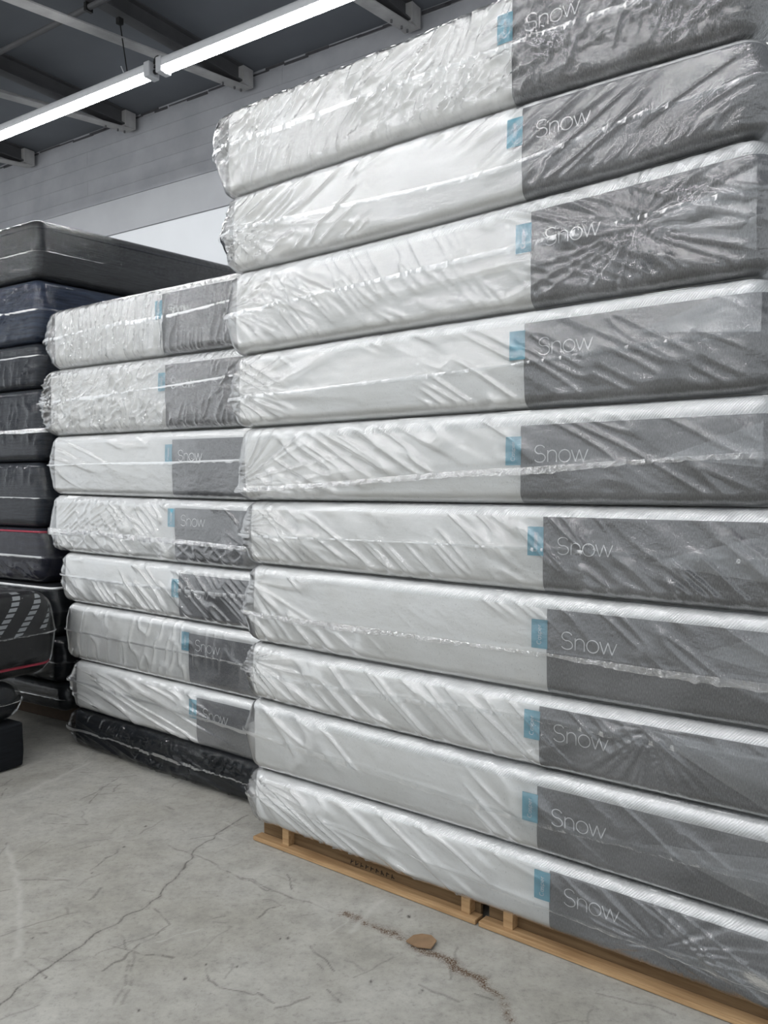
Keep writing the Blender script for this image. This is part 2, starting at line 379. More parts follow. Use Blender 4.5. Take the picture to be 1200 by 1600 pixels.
    A = np.zeros((len(V), 4), dtype=np.float32); A[:, 3] = 1
    A[:nb, 0] = R.ravel(); A[:nb, 1] = G.ravel(); A[:nb, 2] = B.ravel(); ca.data.foreach_set('color', A.ravel())
build_floor()

# roof beams, perpendicular to the wall, each with a grey tie bar running down and away from its bearing
UP = Vector((0, 0, 1))
BEAMS = [6.75, 5.15, 3.55, 1.90, 0.36, -1.35, -2.95, -4.5]
NB = ['seventh', 'sixth', 'dark steel roof beam at the far left edge above the lamp', 'dark steel roof beam meeting the wall above the left lamp tube', 'dark steel roof beam meeting the wall above the lamp cable joint',
      'dark steel roof beam meeting the wall just above the tall white stack', 'a', 'b']
for i, t in enumerate(BEAMS):
    if i in (0, 7): continue
    lab = {1: 'dark steel roof beam beyond the left edge, next after the lamp end', 2: NB[2], 3: NB[3], 4: NB[4], 5: NB[5], 6: 'dark steel roof beam over the right of the tall stack'}[i]
    r = thing('roof_beam', lab, 'beam', wp(t, 0.08, 4.99), 0, 'roof beams'); inv = Matrix.Translation(-r.location)
    def loc(p): return inv @ p
    mb = MB(); mb.bar(loc(wp(t, 0.08, 5.065)), loc(wp(t, 9.5, 5.065)), 0.02, 0.13); mb.build('web', M['steel'], r)
    mb = MB(); mb.bar(loc(wp(t, 0.08, 4.998)), loc(wp(t, 9.5, 4.998)), 0.11, 0.014); mb.build('bottom_flange', M['steel'], r)
    mb = MB(); mb.bar(loc(wp(t, 0.08, 5.133)), loc(wp(t, 9.5, 5.133)), 0.11, 0.012); mb.build('top_flange', M['steel'], r)
    mb = MB(); mb.box(loc(wp(t, 0.14, 5.05)), (0.07, 0.06, 0.075), (WE, WN, UP)); mb.build('bearing_block', M['steel_grey'], r)
    b = thing('tie_bar', 'grey tie bar under the ' + lab.replace('dark steel ', ''), 'beam', wp(t, 0.10, 4.97), 0, 'tie bars'); inv = Matrix.Translation(-b.location)
    mb = MB(); a0, a1 = loc(wp(t, 0.10, 4.975)), loc(wp(t, 7.0, 4.975-0.125*6.9))
    mb.bar(a0, a1, 0.115, 0.010); mb.build('angle_flange', M['steel_grey'], b)
    mb = MB(); mb.bar(a0+WE*0.053+UP*0.03, a1+WE*0.053+UP*0.03, 0.008, 0.07); mb.build('angle_web', M['steel_grey'], b)
    if i >= 3:
        for u in (0.16, 0.24, 0.38):
            mb = MB(); p = loc(wp(t, u, 4.965-0.125*u)); mb.tube([p-UP*0.012, p+UP*0.008], 0.009, 8); mb.build('bolt', M['steel'], b)
# conduit parallel to the wall
c0 = Vector((-2.27, 6.22, 4.955)); o = thing('ceiling_conduit', 'thin dark conduit crossing the roof beams at top left', 'pipe', c0)
mb = MB(); mb.tube([WE*8, WE*4, Vector(), -WE*4, -WE*6], 0.021, 12); mb.build('pipe', M['steel'], o, True)
for k, d in enumerate((-0.16, 1.55, -1.7)):
    mb = MB(); p = -WE*d*-1; mb.box(p + UP*0.0, (0.012, 0.03, 0.03), (WE, WN, UP)); mb.tube([p, p+UP*0.17], 0.006, 8); mb.build('clamp', M['cable'], o)

# lamps
def tube_light(p, half, label, caps=True, rods=(-1.1, 1.1), ztop=None):
    o = thing('tube_light', label, 'lamp', p, math.atan2(WE.y, WE.x), 'tube lamps on the ceiling')
    mb = MB(); n = 12; prof = [(-0.047, -0.004)]+[(-0.047*math.cos(math.pi*k/8)*1.0, 0.040+0.030*math.sin(math.pi*k/8)) for k in range(9)]+[(0.047, -0.004)]
    V = []; 
    for x in (-half, half):
        for y, z in prof: V.append((x, y, z))
    k = len(prof); Fc = [(i, (i+1) % k, k+(i+1) % k, k+i) for i in range(k)]
    link_mesh('housing', V, Fc, M['housing'], o)
    prof = [(-0.044, -0.002)]+[(-0.044*math.cos(math.pi*j/8), -0.006-0.034*math.sin(math.pi*j/8)) for j in range(9)]+[(0.044, -0.002)]
    V = [(x, y, z) for x in (-half+0.05, half-0.05) for y, z in prof]; k = len(prof)
    Fc = [(i, (i+1) % k, k+(i+1) % k, k+i)[::-1] for i in range(k)]
    link_mesh('diffuser', V, Fc, M['lamp'], o)
    for s in (-1, 1):
        mb = MB(); mb.box((s*(half-0.025), 0, 0.014), (0.03, 0.050, 0.054)); mb.build('end_cap', M['cap'], o, bevel=0.008)
    for r in rods:
        mb = MB(); mb.tube([(r, 0, 0.07), (r+0.08, 0, 0.47)], 0.0045, 8); mb.box((r+0.08, 0, 0.47), (0.018, 0.02, 0.022)); mb.build('hanger_rod', M['cable'], o)
        mb = MB(); mb.tube([(r+0.03, 0, 0.065), (r+0.07, 0.0, 0.14)], 0.004, 6); mb.build('cable_tie', M['housing'], o)
    return o
ROW = [(1.47, [(3.70, 'far-left'), (1.185, 'L'), (-1.32, 'R'), (-3.8, 'x')]), (4.5, [(3.6, ''), (1.1, ''), (-1.4, ''), (-3.9, '')]), (6.0, [(3.6, ''), (1.1, ''), (-1.4, ''), (-3.9, '')]), (7.5, [(2.4, ''), (-0.1, ''), (-2.6, '')]), (9.0, [(2.4, ''), (-0.1, ''), (-2.6, '')])]  # third and last rows are unseen lamps added for highlights on the film
lampdir = {}
for u, ts in ROW:
    for t, tagw in ts:
        base = WALL_A + WE*t + WN*u; z = 4.46
        lab = {'L': 'left lit ceiling tube lamp, running out of the left edge', 'R': 'right lit ceiling tube lamp, its end meeting the black cable',
               'far-left': 'lit ceiling tube lamp in the wall-side row, beyond the left edge', 'x': 'lit ceiling tube lamp in the wall-side row, hidden beyond the tall stack'}.get(tagw, 'unseen lit ceiling tube lamp in a row nearer the viewer, outside the frame')
        rods = (-0.93,) if tagw == 'L' else ((-0.21,) if tagw == 'R' else (-1.0, 1.0))
        o = tube_light((base.x, base.y, z), 1.215, lab, rods=rods)
        if tagw == 'L':
            pts = [(-1.20+0.0, 0.0, 0.03)]
            for k in range(15):
                a = math.pi*1.9*k/14; pts.append((-1.245-0.022*k/14+0.045*math.sin(a)*0.6, 0.01*k/14, 0.055+0.035*(1-math.cos(a))*0.9-0.02))
            pts += [(-1.30, 0, 0.01)]
            mb = MB(); mb.tube(pts, 0.0075, 8); mb.build('power_cable', M['cable'], o, True)
            mb = MB(); mb.tube([(-1.225, 0, 0.0), (-1.285, 0, -0.005)], 0.017, 10); mb.build('plug', M['cable'], o, True)

# ------------------------------------------------------------------ mattresses in plastic bags
def perimeter(L, W, rc, ds_front, ds_side, nc=8):
    """rounded rectangle, starting at the back of the left side, front edge at y = 0"""
    P = []; Nn = []
    def seg(a, b, n, nrm, last=False):
        for i in range(n): t = i/n; P.append((a[0]+(b[0]-a[0])*t, a[1]+(b[1]-a[1])*t)); Nn.append(nrm)
    def arc(c, a0, a1):
        for i in range(nc):
            a = a0+(a1-a0)*i/nc; P.append((c[0]+rc*math.cos(a), c[1]+rc*math.sin(a))); Nn.append((math.cos(a), math.sin(a)))
    ns = max(4, int((W-2*rc)/ds_side)); nf = max(4, int((L-2*rc)/ds_front)); nbk = max(4, int((L-2*rc)/ds_side)); pi = math.pi
    seg((0, W-rc), (0, rc), ns, (-1, 0)); i0 = len(P)
    arc((rc, rc), -pi, -pi/2); seg((rc, 0), (L-rc, 0), nf, (0, -1)); arc((L-rc, rc), -pi/2, 0)
    i1 = len(P); seg((L, rc), (L, W-rc), ns, (1, 0)); arc((L-rc, W-rc), 0, pi/2); seg((L-rc, W), (rc, W), nbk, (0, 1)); arc((rc, W-rc), pi/2, pi)
    P = np.array(P); Nn = np.array(Nn)
    a = np.concatenate([[0], np.cumsum(np.hypot(*(P[1:]-P[:-1]).T))]); a -= a[np.argmin(np.abs(P[:, 0]-rc)+10*np.abs(P[:, 1]))] - rc
    return P, Nn, a
def profile(re, h, n):
    """(inset, height fraction, side flag) going up the side"""
    out = []
    for k in range(5): a = -math.pi/2+math.pi/2*k/4; out.append((re*(1-math.cos(a)), re/h*(1+math.sin(a))))
    for k in range(1, n): out.append((0, re/h+(1-2*re/h)*k/n))
    for k in range(5): a = math.pi/2*k/4; out.append((re*(1-math.cos(a)), 1-re/h*(1-math.sin(a))))
    return np.array(out)
class Block:
    """one mattress body: plan L x W, bottom and top height functions of (s, d)"""
    def __init__(b, L, W, zb, zt, rc=0.06, re=0.035, bulge=0.006):
        b.L, b.W, b.zb, b.zt, b.rc, b.re, b.bulge = L, W, zb, zt, rc, re, bulge; b.h = float(zt(L/2, 0)-zb(L/2, 0))
    def z(b, x, y, hz):
        s = np.clip(x, 0, b.L); return b.zb(s, y)+hz*(b.zt(s, y)-b.zb(s, y))
    def grid(b, P, Nn, a, prof, off, offz=None):
        """off: array (rows, cols) or scalar outward offset"""
        nr, ncol = len(prof), len(P)
        ins = prof[:, 0][:, None]; hz = prof[:, 1][:, None]
        out = -ins + b.bulge*np.sin(np.pi*np.clip(hz, 0, 1)) + off
        X = P[:, 0][None]+Nn[:, 0][None]*out; Y = P[:, 1][None]+Nn[:, 1][None]*out
        Z = b.z(X, Y, hz*np.ones_like(X))
        if offz is not None: Z = Z+offz
        UVu = a[None]*np.ones((nr, 1)); UVv = hz*b.h*np.ones_like(X)
        return X, Y, Z, UVu, UVv
    def front(b, s, z, off):
        """point on the front face at local s and height z (local), pushed out by off"""
        zb, zt = b.zb(s, 0), b.zt(s, 0); hz = (z-zb)/(zt-zb)
        return (s, -(b.bulge*np.sin(np.pi*np.clip(hz, 0, 1))+off), z)
def grid_faces(nr, nc, closed):
    idx = np.arange(nr*nc).reshape(nr, nc); nxt = np.roll(idx, -1, 1)
    if not closed: idx2, nx2 = idx[:, :-1], idx[:, 1:]
    else: idx2, nx2 = idx, nxt
    return np.stack([idx2[:-1].ravel(), nx2[:-1].ravel(), nx2[1:].ravel(), idx2[1:].ravel()], 1)
def shell(name, b, P, Nn, a, prof, off, material, parent, closed=True, cap_top=False, cap_bot=False, offz=None):
    X, Y, Z, U, Vv = b.grid(P, Nn, a, prof, off, offz)
    V = [np.stack([X.ravel(), Y.ravel(), Z.ravel()], 1)]; UV = [np.stack([U.ravel(), Vv.ravel()], 1)]
    nr, nc = X.shape; Fc = [grid_faces(nr, nc, closed)]; base = nr*nc
    for flag, row, hzv in ((cap_top, nr-1, 1.0), (cap_bot, 0, 0.0)):
        if not flag: continue
        cx, cy = b.L/2, b.W/2; prev = np.arange(row*nc, row*nc+nc)
        oz = 0 if offz is None else (float(np.asarray(offz)[row, 0]) if np.ndim(offz) else offz)
        for k in (0.86, 0.5, 0.02):
            x = cx+(X[row]-cx)*k; y = cy+(Y[row]-cy)*k; z = b.z(x, y, hzv*np.ones_like(x))+oz
            V.append(np.stack([x, y, z], 1)); UV.append(np.stack([x, y], 1)); cur = np.arange(base, base+nc); base += nc
            q = np.stack([prev, np.roll(prev, -1), np.roll(cur, -1), cur], 1)
            Fc.append(q if hzv == 1.0 else q[:, ::-1]); prev = cur
    return link_mesh(name, np.vstack(V), np.vstack(Fc), material, parent, np.vstack(UV))
def wrinkle(a, hz, h, L, W):
    """outward displacement of the bag in metres"""
    H = hz*h; out = np.zeros_like(a); sd = W['seed']
    for (ang, across, along, amp, p, mask) in W['dirs']:
        c, s = math.cos(ang), math.sin(ang); u = a*c+H*s; v = -a*s+H*c
        bend = 0.02*(vnoise(a*3, H*6, sd+5)-0.5)
        r = ridge(u/along, (v+bend)/across, sd+1, p)
        mk = sm((vnoise(a*2.3+7, H*5+3, sd+2)-mask+0.1)/0.25); out += 1.7*amp*r*mk; sd += 7
    for (cs, ch, k, amp, reach) in W.get('stars', ()):
        dx, dy = a-cs, H-ch*h; r = np.hypot(dx, dy)+1e-4; th = np.arctan2(dy, np.abs(dx)+0.01)
        rr = ridge(th*k+20, r*1.6+3, sd+3, 3); out += 1.9*amp*rr*np.exp(-r/reach)*sm(r/0.05); sd += 5
    return out
def ribbons(b, lines, sx, sz, k, width, off, rot=False, name='lettering', material=None, parent=None):
    """flat thread strokes sewn on the front face. lines in letter units, k scale"""
    V, Fc = [], []
    for ln in lines:
        p = np.array(ln, float); t = np.gradient(p, axis=0); t /= np.maximum(np.linalg.norm(t, axis=1), 1e-9)[:, None]; n = np.stack([-t[:, 1], t[:, 0]], 1)
        p0 = p-t[[0]]*0; 
        for sgn in (1, -1):
            q = p+n*sgn*width/2/k
            for (x, y) in q:
                if rot: x, y = -y, x
                V.append(b.front(sx+x*k, sz+y*k, off))
        m = len(p); base = len(V)-2*m
        Fc += [(base+i+1, base+i, base+m+i, base+m+i+1) for i in range(m-1)]
    return link_mesh(name, V, Fc, material or M['thread'], parent, smooth=False)
def arcp(cx, cy, rx, ry, a0, a1, n=14): return [(cx+rx*math.cos(math.radians(a0+(a1-a0)*i/n)), cy+ry*math.sin(math.radians(a0+(a1-a0)*i/n))) for i in range(n+1)]
def dens(pts, n=6):
    out = []
    for (a, b) in zip(pts[:-1], pts[1:]):
        out += [(a[0]+(b[0]-a[0])*i/n, a[1]+(b[1]-a[1])*i/n) for i in range(n)]
    return out+[pts[-1]]
SNOW = [arcp(0.37, 0.75, 0.32, 0.25, 22, 262, 18)+arcp(0.36, 0.26, 0.36, 0.26, 78, -155, 18),
        [(0.88, 0.0), (0.88, 0.25), (0.88, 0.5), (0.88, 0.70)], arcp(1.16, 0.42, 0.28, 0.27, 175, 0, 14)+[(1.44, 0.2), (1.44, 0.0)],
        arcp(1.95, 0.345, 0.36, 0.355, 0, 360, 28),
        [(2.38, 0.68), (2.50, 0.34), (2.62, 0.0)], [(2.62, 0.0), (2.74, 0.34), (2.86, 0.68)], [(2.86, 0.68), (2.98, 0.34), (3.10, 0.0)], [(3.10, 0.0), (3.24, 0.34), (3.38, 0.68)]]
CASPER = [arcp(0.4, 0.5, 0.4, 0.5, 45, 315, 12), arcp(1.25, 0.33, 0.28, 0.33, 0, 360, 12), [(1.53, 0.66), (1.53, 0.0)],
          arcp(1.95, 0.5, 0.2, 0.165, 30, 260, 8)+arcp(1.95, 0.17, 0.2, 0.165, 80, -150, 8),
          [(2.4, 0.66), (2.4, -0.33)], arcp(2.68, 0.33, 0.28, 0.33, 0, 360, 12), arcp(3.45, 0.33, 0.29, 0.33, 0, 310, 12)+[], [(3.16, 0.34), (3.74, 0.34)],
          [(4.0, 0.0), (4.0, 0.66)], arcp(4.25, 0.36, 0.25, 0.28, 175, 80, 6)]
def bag(b, root, Wk, film, front_ds=0.0055, rows=46):
    P, Nn, a = perimeter(b.L, b.W, b.rc+0.004, front_ds, 0.05)
    prof = profile(b.re, b.h, rows); hz = prof[:, 1][:, None]*np.ones((1, len(P))); A = a[None]*np.ones((len(prof), 1))
    wr = wrinkle(A, hz, b.h, b.L, Wk)
    se = Wk['seam']; se = se if len(se) == 3 else (se[0], (se[0]+se[1])/2, se[1]); kx = sm(np.clip(P[:, 0]/(0.64*b.L), 0, 1))*0.5+np.clip(P[:, 0]/(0.64*b.L), 0, 1)*0.5
    sv = np.where(P[:, 0] < 0.64*b.L, se[0]+(se[1]-se[0])*kx, se[1]+(se[2]-se[1])*np.clip((P[:, 0]/b.L-0.64)/0.36, 0, 1)); sv = sv+0.03*(vnoise(a*1.7, a*0, Wk['seed'])-0.5)
    if 'sg' in Wk: wr = wr*(1-(1-Wk.get('calm', 1))*sm((A-Wk['sg'])/0.1))
    wr = wr*(1-0.65*np.clip(np.abs(Nn[:, 0])*1.3, 0, 1))[None]
    dz = np.abs(hz-sv[None]); tent = np.where(hz > sv[None], 1-(hz-sv[None])/(1-sv[None]), 1-(sv[None]-hz)/sv[None]); tent = np.clip(tent, 0, 1)
    edge = sm(np.minimum(hz, 1-hz)/0.12); off = Wk.get('slack', 0.006)*(0.4+0.6*edge) + wr*(0.15+0.85*edge) + 0.006*tent
    lip = np.clip(1-np.abs(hz-sv[None])/0.035, 0, 1); off = off+0.0015*lip
    X, Y, Z, U, Vv = b.grid(P, Nn, a, prof, off, (hz-0.5)*0.003)
    nz = lambda f: (0.88+0.24*vnoise(A*5, hz*4, Wk['seed']+f))
    fl, fr = Wk.get('flare', (0.05, 0.02))
    wl = np.clip(1-np.maximum(P[:, 0], 0)/0.16, 0, 1)**1.3; wrr = np.clip(1-np.maximum(b.L-P[:, 0], 0)/0.16, 0, 1)**1.3
    top = Wk.get('top_flare', 0.0)
    X = X-fl*wl[None]*np.clip(tent+top*(hz > sv[None])*edge, 0, 1)*nz(1)+fr*wrr[None]*tent*nz(2)
    nr, nc = X.shape
    V = np.stack([X.ravel(), Y.ravel(), Z.ravel()], 1); UV = np.stack([U.ravel(), Vv.ravel()], 1); Fc = grid_faces(nr, nc, True)
    if Wk.get('lid'):
        # top sheet for a bag that nothing rests on
        prev = np.arange((nr-1)*nc, nr*nc); base = nr*nc; Vs = [V]; Us = [UV]; Fs = [Fc]
        for k in (0.93, 0.8, 0.5, 0.02):
            x = b.L/2+(X[-1]-b.L/2)*k; y = b.W/2+(Y[-1]-b.W/2)*k; z = b.z(x, y, np.ones_like(x))+0.004
            Vs.append(np.stack([x, y, z], 1)); Us.append(np.stack([x, y], 1)); cur = np.arange(base, base+nc); base += nc
            Fs.append(np.stack([prev, np.roll(prev, -1), np.roll(cur, -1), cur], 1)); prev = cur
        V, UV, Fc = np.vstack(Vs), np.vstack(Us), np.vstack(Fs)
    w = link_mesh('plastic_wrap', V, Fc, film, root, UV)
    # heat sealed strip standing off the seam
    r = np.array([np.argmin(np.abs(prof[:, 1]-s)) for s in sv]); ci = np.arange(nc)
    i_front = (P[:, 1] < b.W*0.35)
    keep = np.where(i_front & (Nn[:, 1] <= 0.001) & ((Nn[:, 1] < -0.01) | (P[:, 1] < 0.5)))[0]
    x, y, z = X[r, ci][keep], Y[r, ci][keep], None
    svk = sv[keep]; z = b.z(x, y, svk); n = Nn[keep]; ak = a[keep]; wd = Wk.get('strip', 0.014)*(0.55+0.9*vnoise(ak*2.2, ak*0+2, Wk['seed']+9))
    poke = 1+1.6*np.clip(1-np.maximum(P[keep, 0], 0)/0.05, 0, 1)
    wob = 0.003*(vnoise(ak*45, ak*0, Wk['seed']+3)-0.5)*2; wob2 = 0.005*(vnoise(ak*70, ak*0+5, Wk['seed']+4)-0.5)*2
    calm = 1.0 if Wk.get('strip', 0) >= 0.02 else 0.3
    rowsS = [(0.0035, 0.0), (0.0045, -0.35), (0.0045, -0.7), (0.0035, -1.0)]
    VV, UU = [], []
    for k, (o, dn) in enumerate(rowsS):
        oo = (o*0.8+(0.3*np.abs(wob)+(wob2 if k > 1 else 0)*0.6)*calm)*poke
        VV.append(np.stack([x+n[:, 0]*oo, y+n[:, 1]*oo, z+dn*wd+(wob if k > 1 else 0)], 1)); UU.append(np.stack([ak, z+dn*wd], 1))
    link_mesh('seal_strip', np.vstack(VV), grid_faces(4, len(keep), False), M['seal_crinkled' if Wk.get('strip', 0) >= 0.02 else 'seal'], w, np.vstack(UU))
    return w
def fold(b, w, tri, off=0.014, seed=1):
    """triangular flap of doubled film lying on the front near a corner; tri = three (s, height fraction)"""
    n = 14; V, UV, idx, Fc = [], [], {}, []
    A0, B0, C0 = [np.array(t) for t in tri]
    for i in range(n+1):
        for j in range(n+1-i):
            p = A0+(B0-A0)*i/n+(C0-A0)*j/n; s, hz = p; z = float(b.z(s, 0, hz)); nn = float(vnoise(np.array([s*25.0]), np.array([z*18.0]), seed)[0])
            idx[i, j] = len(V); V.append(b.front(s, z, off+0.010*nn)); UV.append((s, z))
    for i in range(n):
        for j in range(n-i):
            Fc.append((idx[i, j], idx[i+1, j], idx[i, j+1]))
            if i+j < n-1: Fc.append((idx[i+1, j], idx[i+1, j+1], idx[i, j+1]))
    link_mesh('corner_fold', V, Fc, M['fold'], w, np.array(UV))
def quad3(z0, z1, z2):
    """height along the stack face from values at s = 0, 1, 2"""
    c = (z0-2*z1+z2)/2; bb = z1-z0-c
    return lambda s: z0+bb*s+c*s*s
def snow_mattress(O, ang, shift, L, W, lo, hi, sg, label, group, Wk, film, tab_text=True, seedz=1, droop=None, lid=False, panel_up=0.82, fr=(0.39, 0.70), calm=0.55):
    e = Vector((math.cos(ang), math.sin(ang), 0)); base = min(lo(0.0), lo(1.0), lo(2.0)) if droop is None else 0.118
    root = thing('mattress', label, 'mattress', (O.x+e.x*shift, O.y+e.y*shift, base), ang, group)
    rnd = np.random.RandomState(seedz); ph = rnd.rand(4)*6
    def zb(s, d):
        z = lo(s+shift)-base+0.003
        if droop: k = np.clip(1-np.maximum(d, 0)/droop, 0, 1); z = 0.002+(z-0.002)*sm(k)
        return z
    def zt(s, d): return hi(s+shift)-base-0.003
    b = Block(L, W, zb, zt)
    P, Nn, a = perimeter(L, W, b.rc, 0.03, 0.08, 8)
    prof = profile(b.re, b.h, 26); cut = np.argmin(np.abs(prof[:, 1]-panel_up))
    soft = lambda A, H: 0.004*(vnoise(A*6, H*9, seedz)-0.5)
    hzg = prof[:, 1][:, None]*np.ones((1, len(P))); A = a[None]*np.ones((len(prof), 1)); sof = soft(A, hzg)
    shell('side_panel', b, P, Nn, a, prof[:cut+1], sof[:cut+1], M['white'], root, cap_bot=True)
    ins = 0.004*np.clip(np.arange(len(prof)-cut)/2.0, 0, 1)[:, None]
    shell('top_panel', b, P, Nn, a, prof[cut:], sof[cut:]+ins, M['knit'], root, cap_top=True)
    # grey foot panel wraps the right-hand end
    Pf, Nf, af = perimeter(L, W, b.rc, 0.02, 0.08, 8)
    i0 = int(np.argmin(np.abs(Pf[:, 0]-sg)+10*np.abs(Pf[:, 1]))); i1 = int(np.argmin(np.abs(Pf[:, 0]-L)+np.abs(Pf[:, 1]-(W-b.rc))))
    Pf = Pf.copy(); Pf[i0, 0] = sg; sl = slice(i0, i1); A2 = af[sl][None]*np.ones((cut+1, 1)); H2 = prof[:cut+1, 1][:, None]*np.ones((1, i1-i0))
    shell('end_panel', b, Pf[sl], Nf[sl], af[sl], prof[:cut+1], soft(A2, H2)+0.0028, M['grey'], root, closed=False)
    zl = float(b.z(sg, 0, fr[0])); zh = float(b.z(sg, 0, fr[1])); hh = 0.093; zm = (zl+zh)/2
    sl_ = (float(b.z(sg+0.5, 0, 0.5))-float(b.z(sg, 0, 0.5)))/0.5
    # folded cloth tab on the seam of the panel
    T, V = [], []; nT = 6
    for off in (0.0068, 0.0048):
        for i in range(nT+1):
            for j in range(nT+1):
                s = sg-0.052+0.056*i/nT; z = zm-hh/2+hh*j/nT; V.append(b.front(s, z, off+0.0012*math.sin(3.0*i/nT)+0.0015*(j/nT-0.5)*(seedz % 3-1)))
    q = lambda o, i, j: o*(nT+1)**2+i*(nT+1)+j
    for o in (0, 1):
        for i in range(nT):
            for j in range(nT):
                f = (q(o, i, j), q(o, i+1, j), q(o, i+1, j+1), q(o, i, j+1)); T.append(f if o == 0 else f[::-1])
    for k in range(nT): T += [(q(0, k, 0), q(1, k, 0), q(1, k+1, 0), q(0, k+1, 0)), (q(0, 0, k), q(0, 0, k+1), q(1, 0, k+1), q(1, 0, k)), (q(0, k, nT), q(0, k+1, nT), q(1, k+1, nT), q(1, k, nT))]
    tab = link_mesh('fabric_tab', V, T, M['teal'], root, smooth=False)
    if tab_text: ribbons(b, [[(x, y) for x, y in l] for l in CASPER], sg-0.017, zm-0.032, 0.0145, 0.0015, 0.0086, True, 'tab_lettering', M['thread'], tab)
    tx, tz = sg+0.052, zm-0.038
    lines = [[(x, y+sl_*x) for x, y in l] for l in SNOW]
    ribbons(b, lines, tx, tz, 0.054, 0.0034, 0.0062, False, 'panel_lettering', M['thread'], root)
    if lid: Wk = dict(Wk, lid=True)
    Wk = dict(Wk, sg=sg, calm=calm)
    w = bag(b, root, Wk, film)
    for i, t in enumerate(Wk.get('folds', ())): fold(b, w, t, seed=i+seedz)
    return root, b
def D(deg): return math.radians(deg)

# ---- tall stack on the right
OA = Vector((-0.564, 3.49, 0)); ANG_A = math.atan2(-0.607, 0.794)
LV = [(3.085, 3.098, 3.125), (2.725, 2.742, 2.735), (2.403, 2.420, 2.463), (2.056, 2.073, 2.082), (1.749, 1.755, 1.760), (1.443, 1.445, 1.446),
      (1.177, 1.164, 1.153), (0.850, 0.835, 0.830), (0.612, 0.590, 0.584), (0.311, 0.308, 0.294), (0.086, 0.064, 0.048)]
SHIFT = [-0.144, -0.115, -0.10, -0.085, -0.055, -0.02, -0.003, -0.010, -0.005, 0.003]
SG = [1.235, 1.273, 1.307, 1.286, 1.274, 1.356, 1.372, 1.347, 1.342, 1.387]
dn = D(-32); up = D(38)
WA = [
 dict(seed=101, dirs=[(up, 0.022, 0.16, 0.012, 4, 0.35), (D(70), 0.018, 0.09, 0.008, 4, 0.4), (D(10), 0.03, 0.12, 0.008, 4, 0.45)], seam=(0.56, 0.5, 0.45), flare=(0.075, 0.05), top_flare=0.6, slack=0.012),
 dict(seed=112, dirs=[(D(30), 0.028, 0.30, 0.010, 4, 0.35), (D(48), 0.016, 0.10, 0.007, 4, 0.5)], stars=[(0.05, 0.55, 9, 0.012, 0.5)], seam=(0.52, 0.37, 0.55), flare=(0.06, 0.05), slack=0.010),
 dict(seed=123, dirs=[(D(-24), 0.028, 0.30, 0.009, 5, 0.4), (D(-50), 0.022, 0.16, 0.007, 5, 0.55)], stars=[(1.75, 0.5, 8, 0.012, 0.5), (0.04, 0.55, 8, 0.008, 0.25)], seam=(0.49, 0.57, 0.61), flare=(0.055, 0.05), slack=0.009, folds=[((1.80, 0.5), (2.09, 0.75), (2.09, 0.15))]),
 dict(seed=134, dirs=[(D(-30), 0.030, 0.24, 0.011, 4, 0.3)], stars=[(0.04, 0.48, 10, 0.010, 0.4)], seam=(0.4, 0.455, 0.54), flare=(0.055, 0.04), folds=[((1.74, 0.62), (2.09, 0.95), (2.09, 0.5))]),
 dict(seed=145, dirs=[(D(-28), 0.034, 0.30, 0.010, 4, 0.4)], stars=[(0.04, 0.25, 9, 0.010, 0.45)], seam=(0.18, 0.37, 0.49), flare=(0.035, 0.04), strip=0.020, folds=[((1.80, 0.45), (2.07, 0.75), (2.07, 0.35))]),
 dict(seed=156, dirs=[(D(-40), 0.026, 0.24, 0.010, 4, 0.3), (D(-30), 0.05, 0.4, 0.006, 3, 0.3)], stars=[(0.04, 0.6, 8, 0.010, 0.3)], seam=(0.48, 0.52, 0.52), flare=(0.055, 0.04), strip=0.010, folds=[((1.72, 0.42), (2.07, 0.78), (2.07, 0.3))]),
 dict(seed=167, dirs=[(D(-36), 0.032, 0.28, 0.011, 4, 0.35)], stars=[(0.04, 0.8, 7, 0.008, 0.4)], seam=(0.39, 0.44, 0.44), flare=(0.065, 0.04), strip=0.020, folds=[((1.86, 0.62), (2.07, 0.9), (2.07, 0.5))]),
 dict(seed=178, dirs=[(D(-38), 0.034, 0.36, 0.010, 4, 0.35)], stars=[(0.06, 0.7, 8, 0.010, 0.6), (1.72, 0.82, 7, 0.008, 0.5)], seam=(0.5, 0.7, 0.7), flare=(0.05, 0.04), folds=[((1.70, 0.84), (2.07, 0.75), (2.07, 0.1))]),
 dict(seed=189, dirs=[(D(-34), 0.045, 0.40, 0.008, 4, 0.5)], seam=(0.54, 0.41, 0.48), flare=(0.05, 0.04), strip=0.018, folds=[((1.72, 0.52), (2.07, 0.7), (2.07, 0.2))]),
 dict(seed=190, dirs=[(D(-26), 0.034, 0.50, 0.009, 4, 0.4)], stars=[(0.05, 0.85, 8, 0.012, 0.6), (1.75, 0.35, 8, 0.008, 0.4)], seam=(0.57, 0.39, 0.3), flare=(0.05, 0.04), strip=0.008, folds=[((1.74, 0.38), (2.07, 0.55), (2.07, 0.15))])]
FILMS = ['film_crisp', 'film_mid', 'film_mid', 'film', 'film', 'film_mid', 'film', 'film', 'film', 'film']
LAB = ['white mattress in crinkled wrap with grey end panel, topmost of the tall right stack',
 'wrapped white and grey mattress directly under the topmost one of the tall right stack',
 'wrapped white and grey mattress, third down from the top of the tall right stack',
 'wrapped mattress with an unlettered light blue tab, fourth down in the tall right stack',
 'mattress with crinkled seal strip across its grey panel, fifth down the tall right stack',
 'wrapped mattress with diagonal creases, fifth up from the pallet in the tall right stack',
 'wrapped white and grey mattress, fourth up from the pallet in the tall stack',
 'wrapped white and grey mattress, third up from the wooden pallet in the tall right stack',
 'wrapped mattress second up from the wooden pallet, lettering cut by the film seam',
 'wrapped white and grey mattress lying directly on the wooden pallets, bottom of the tall stack']
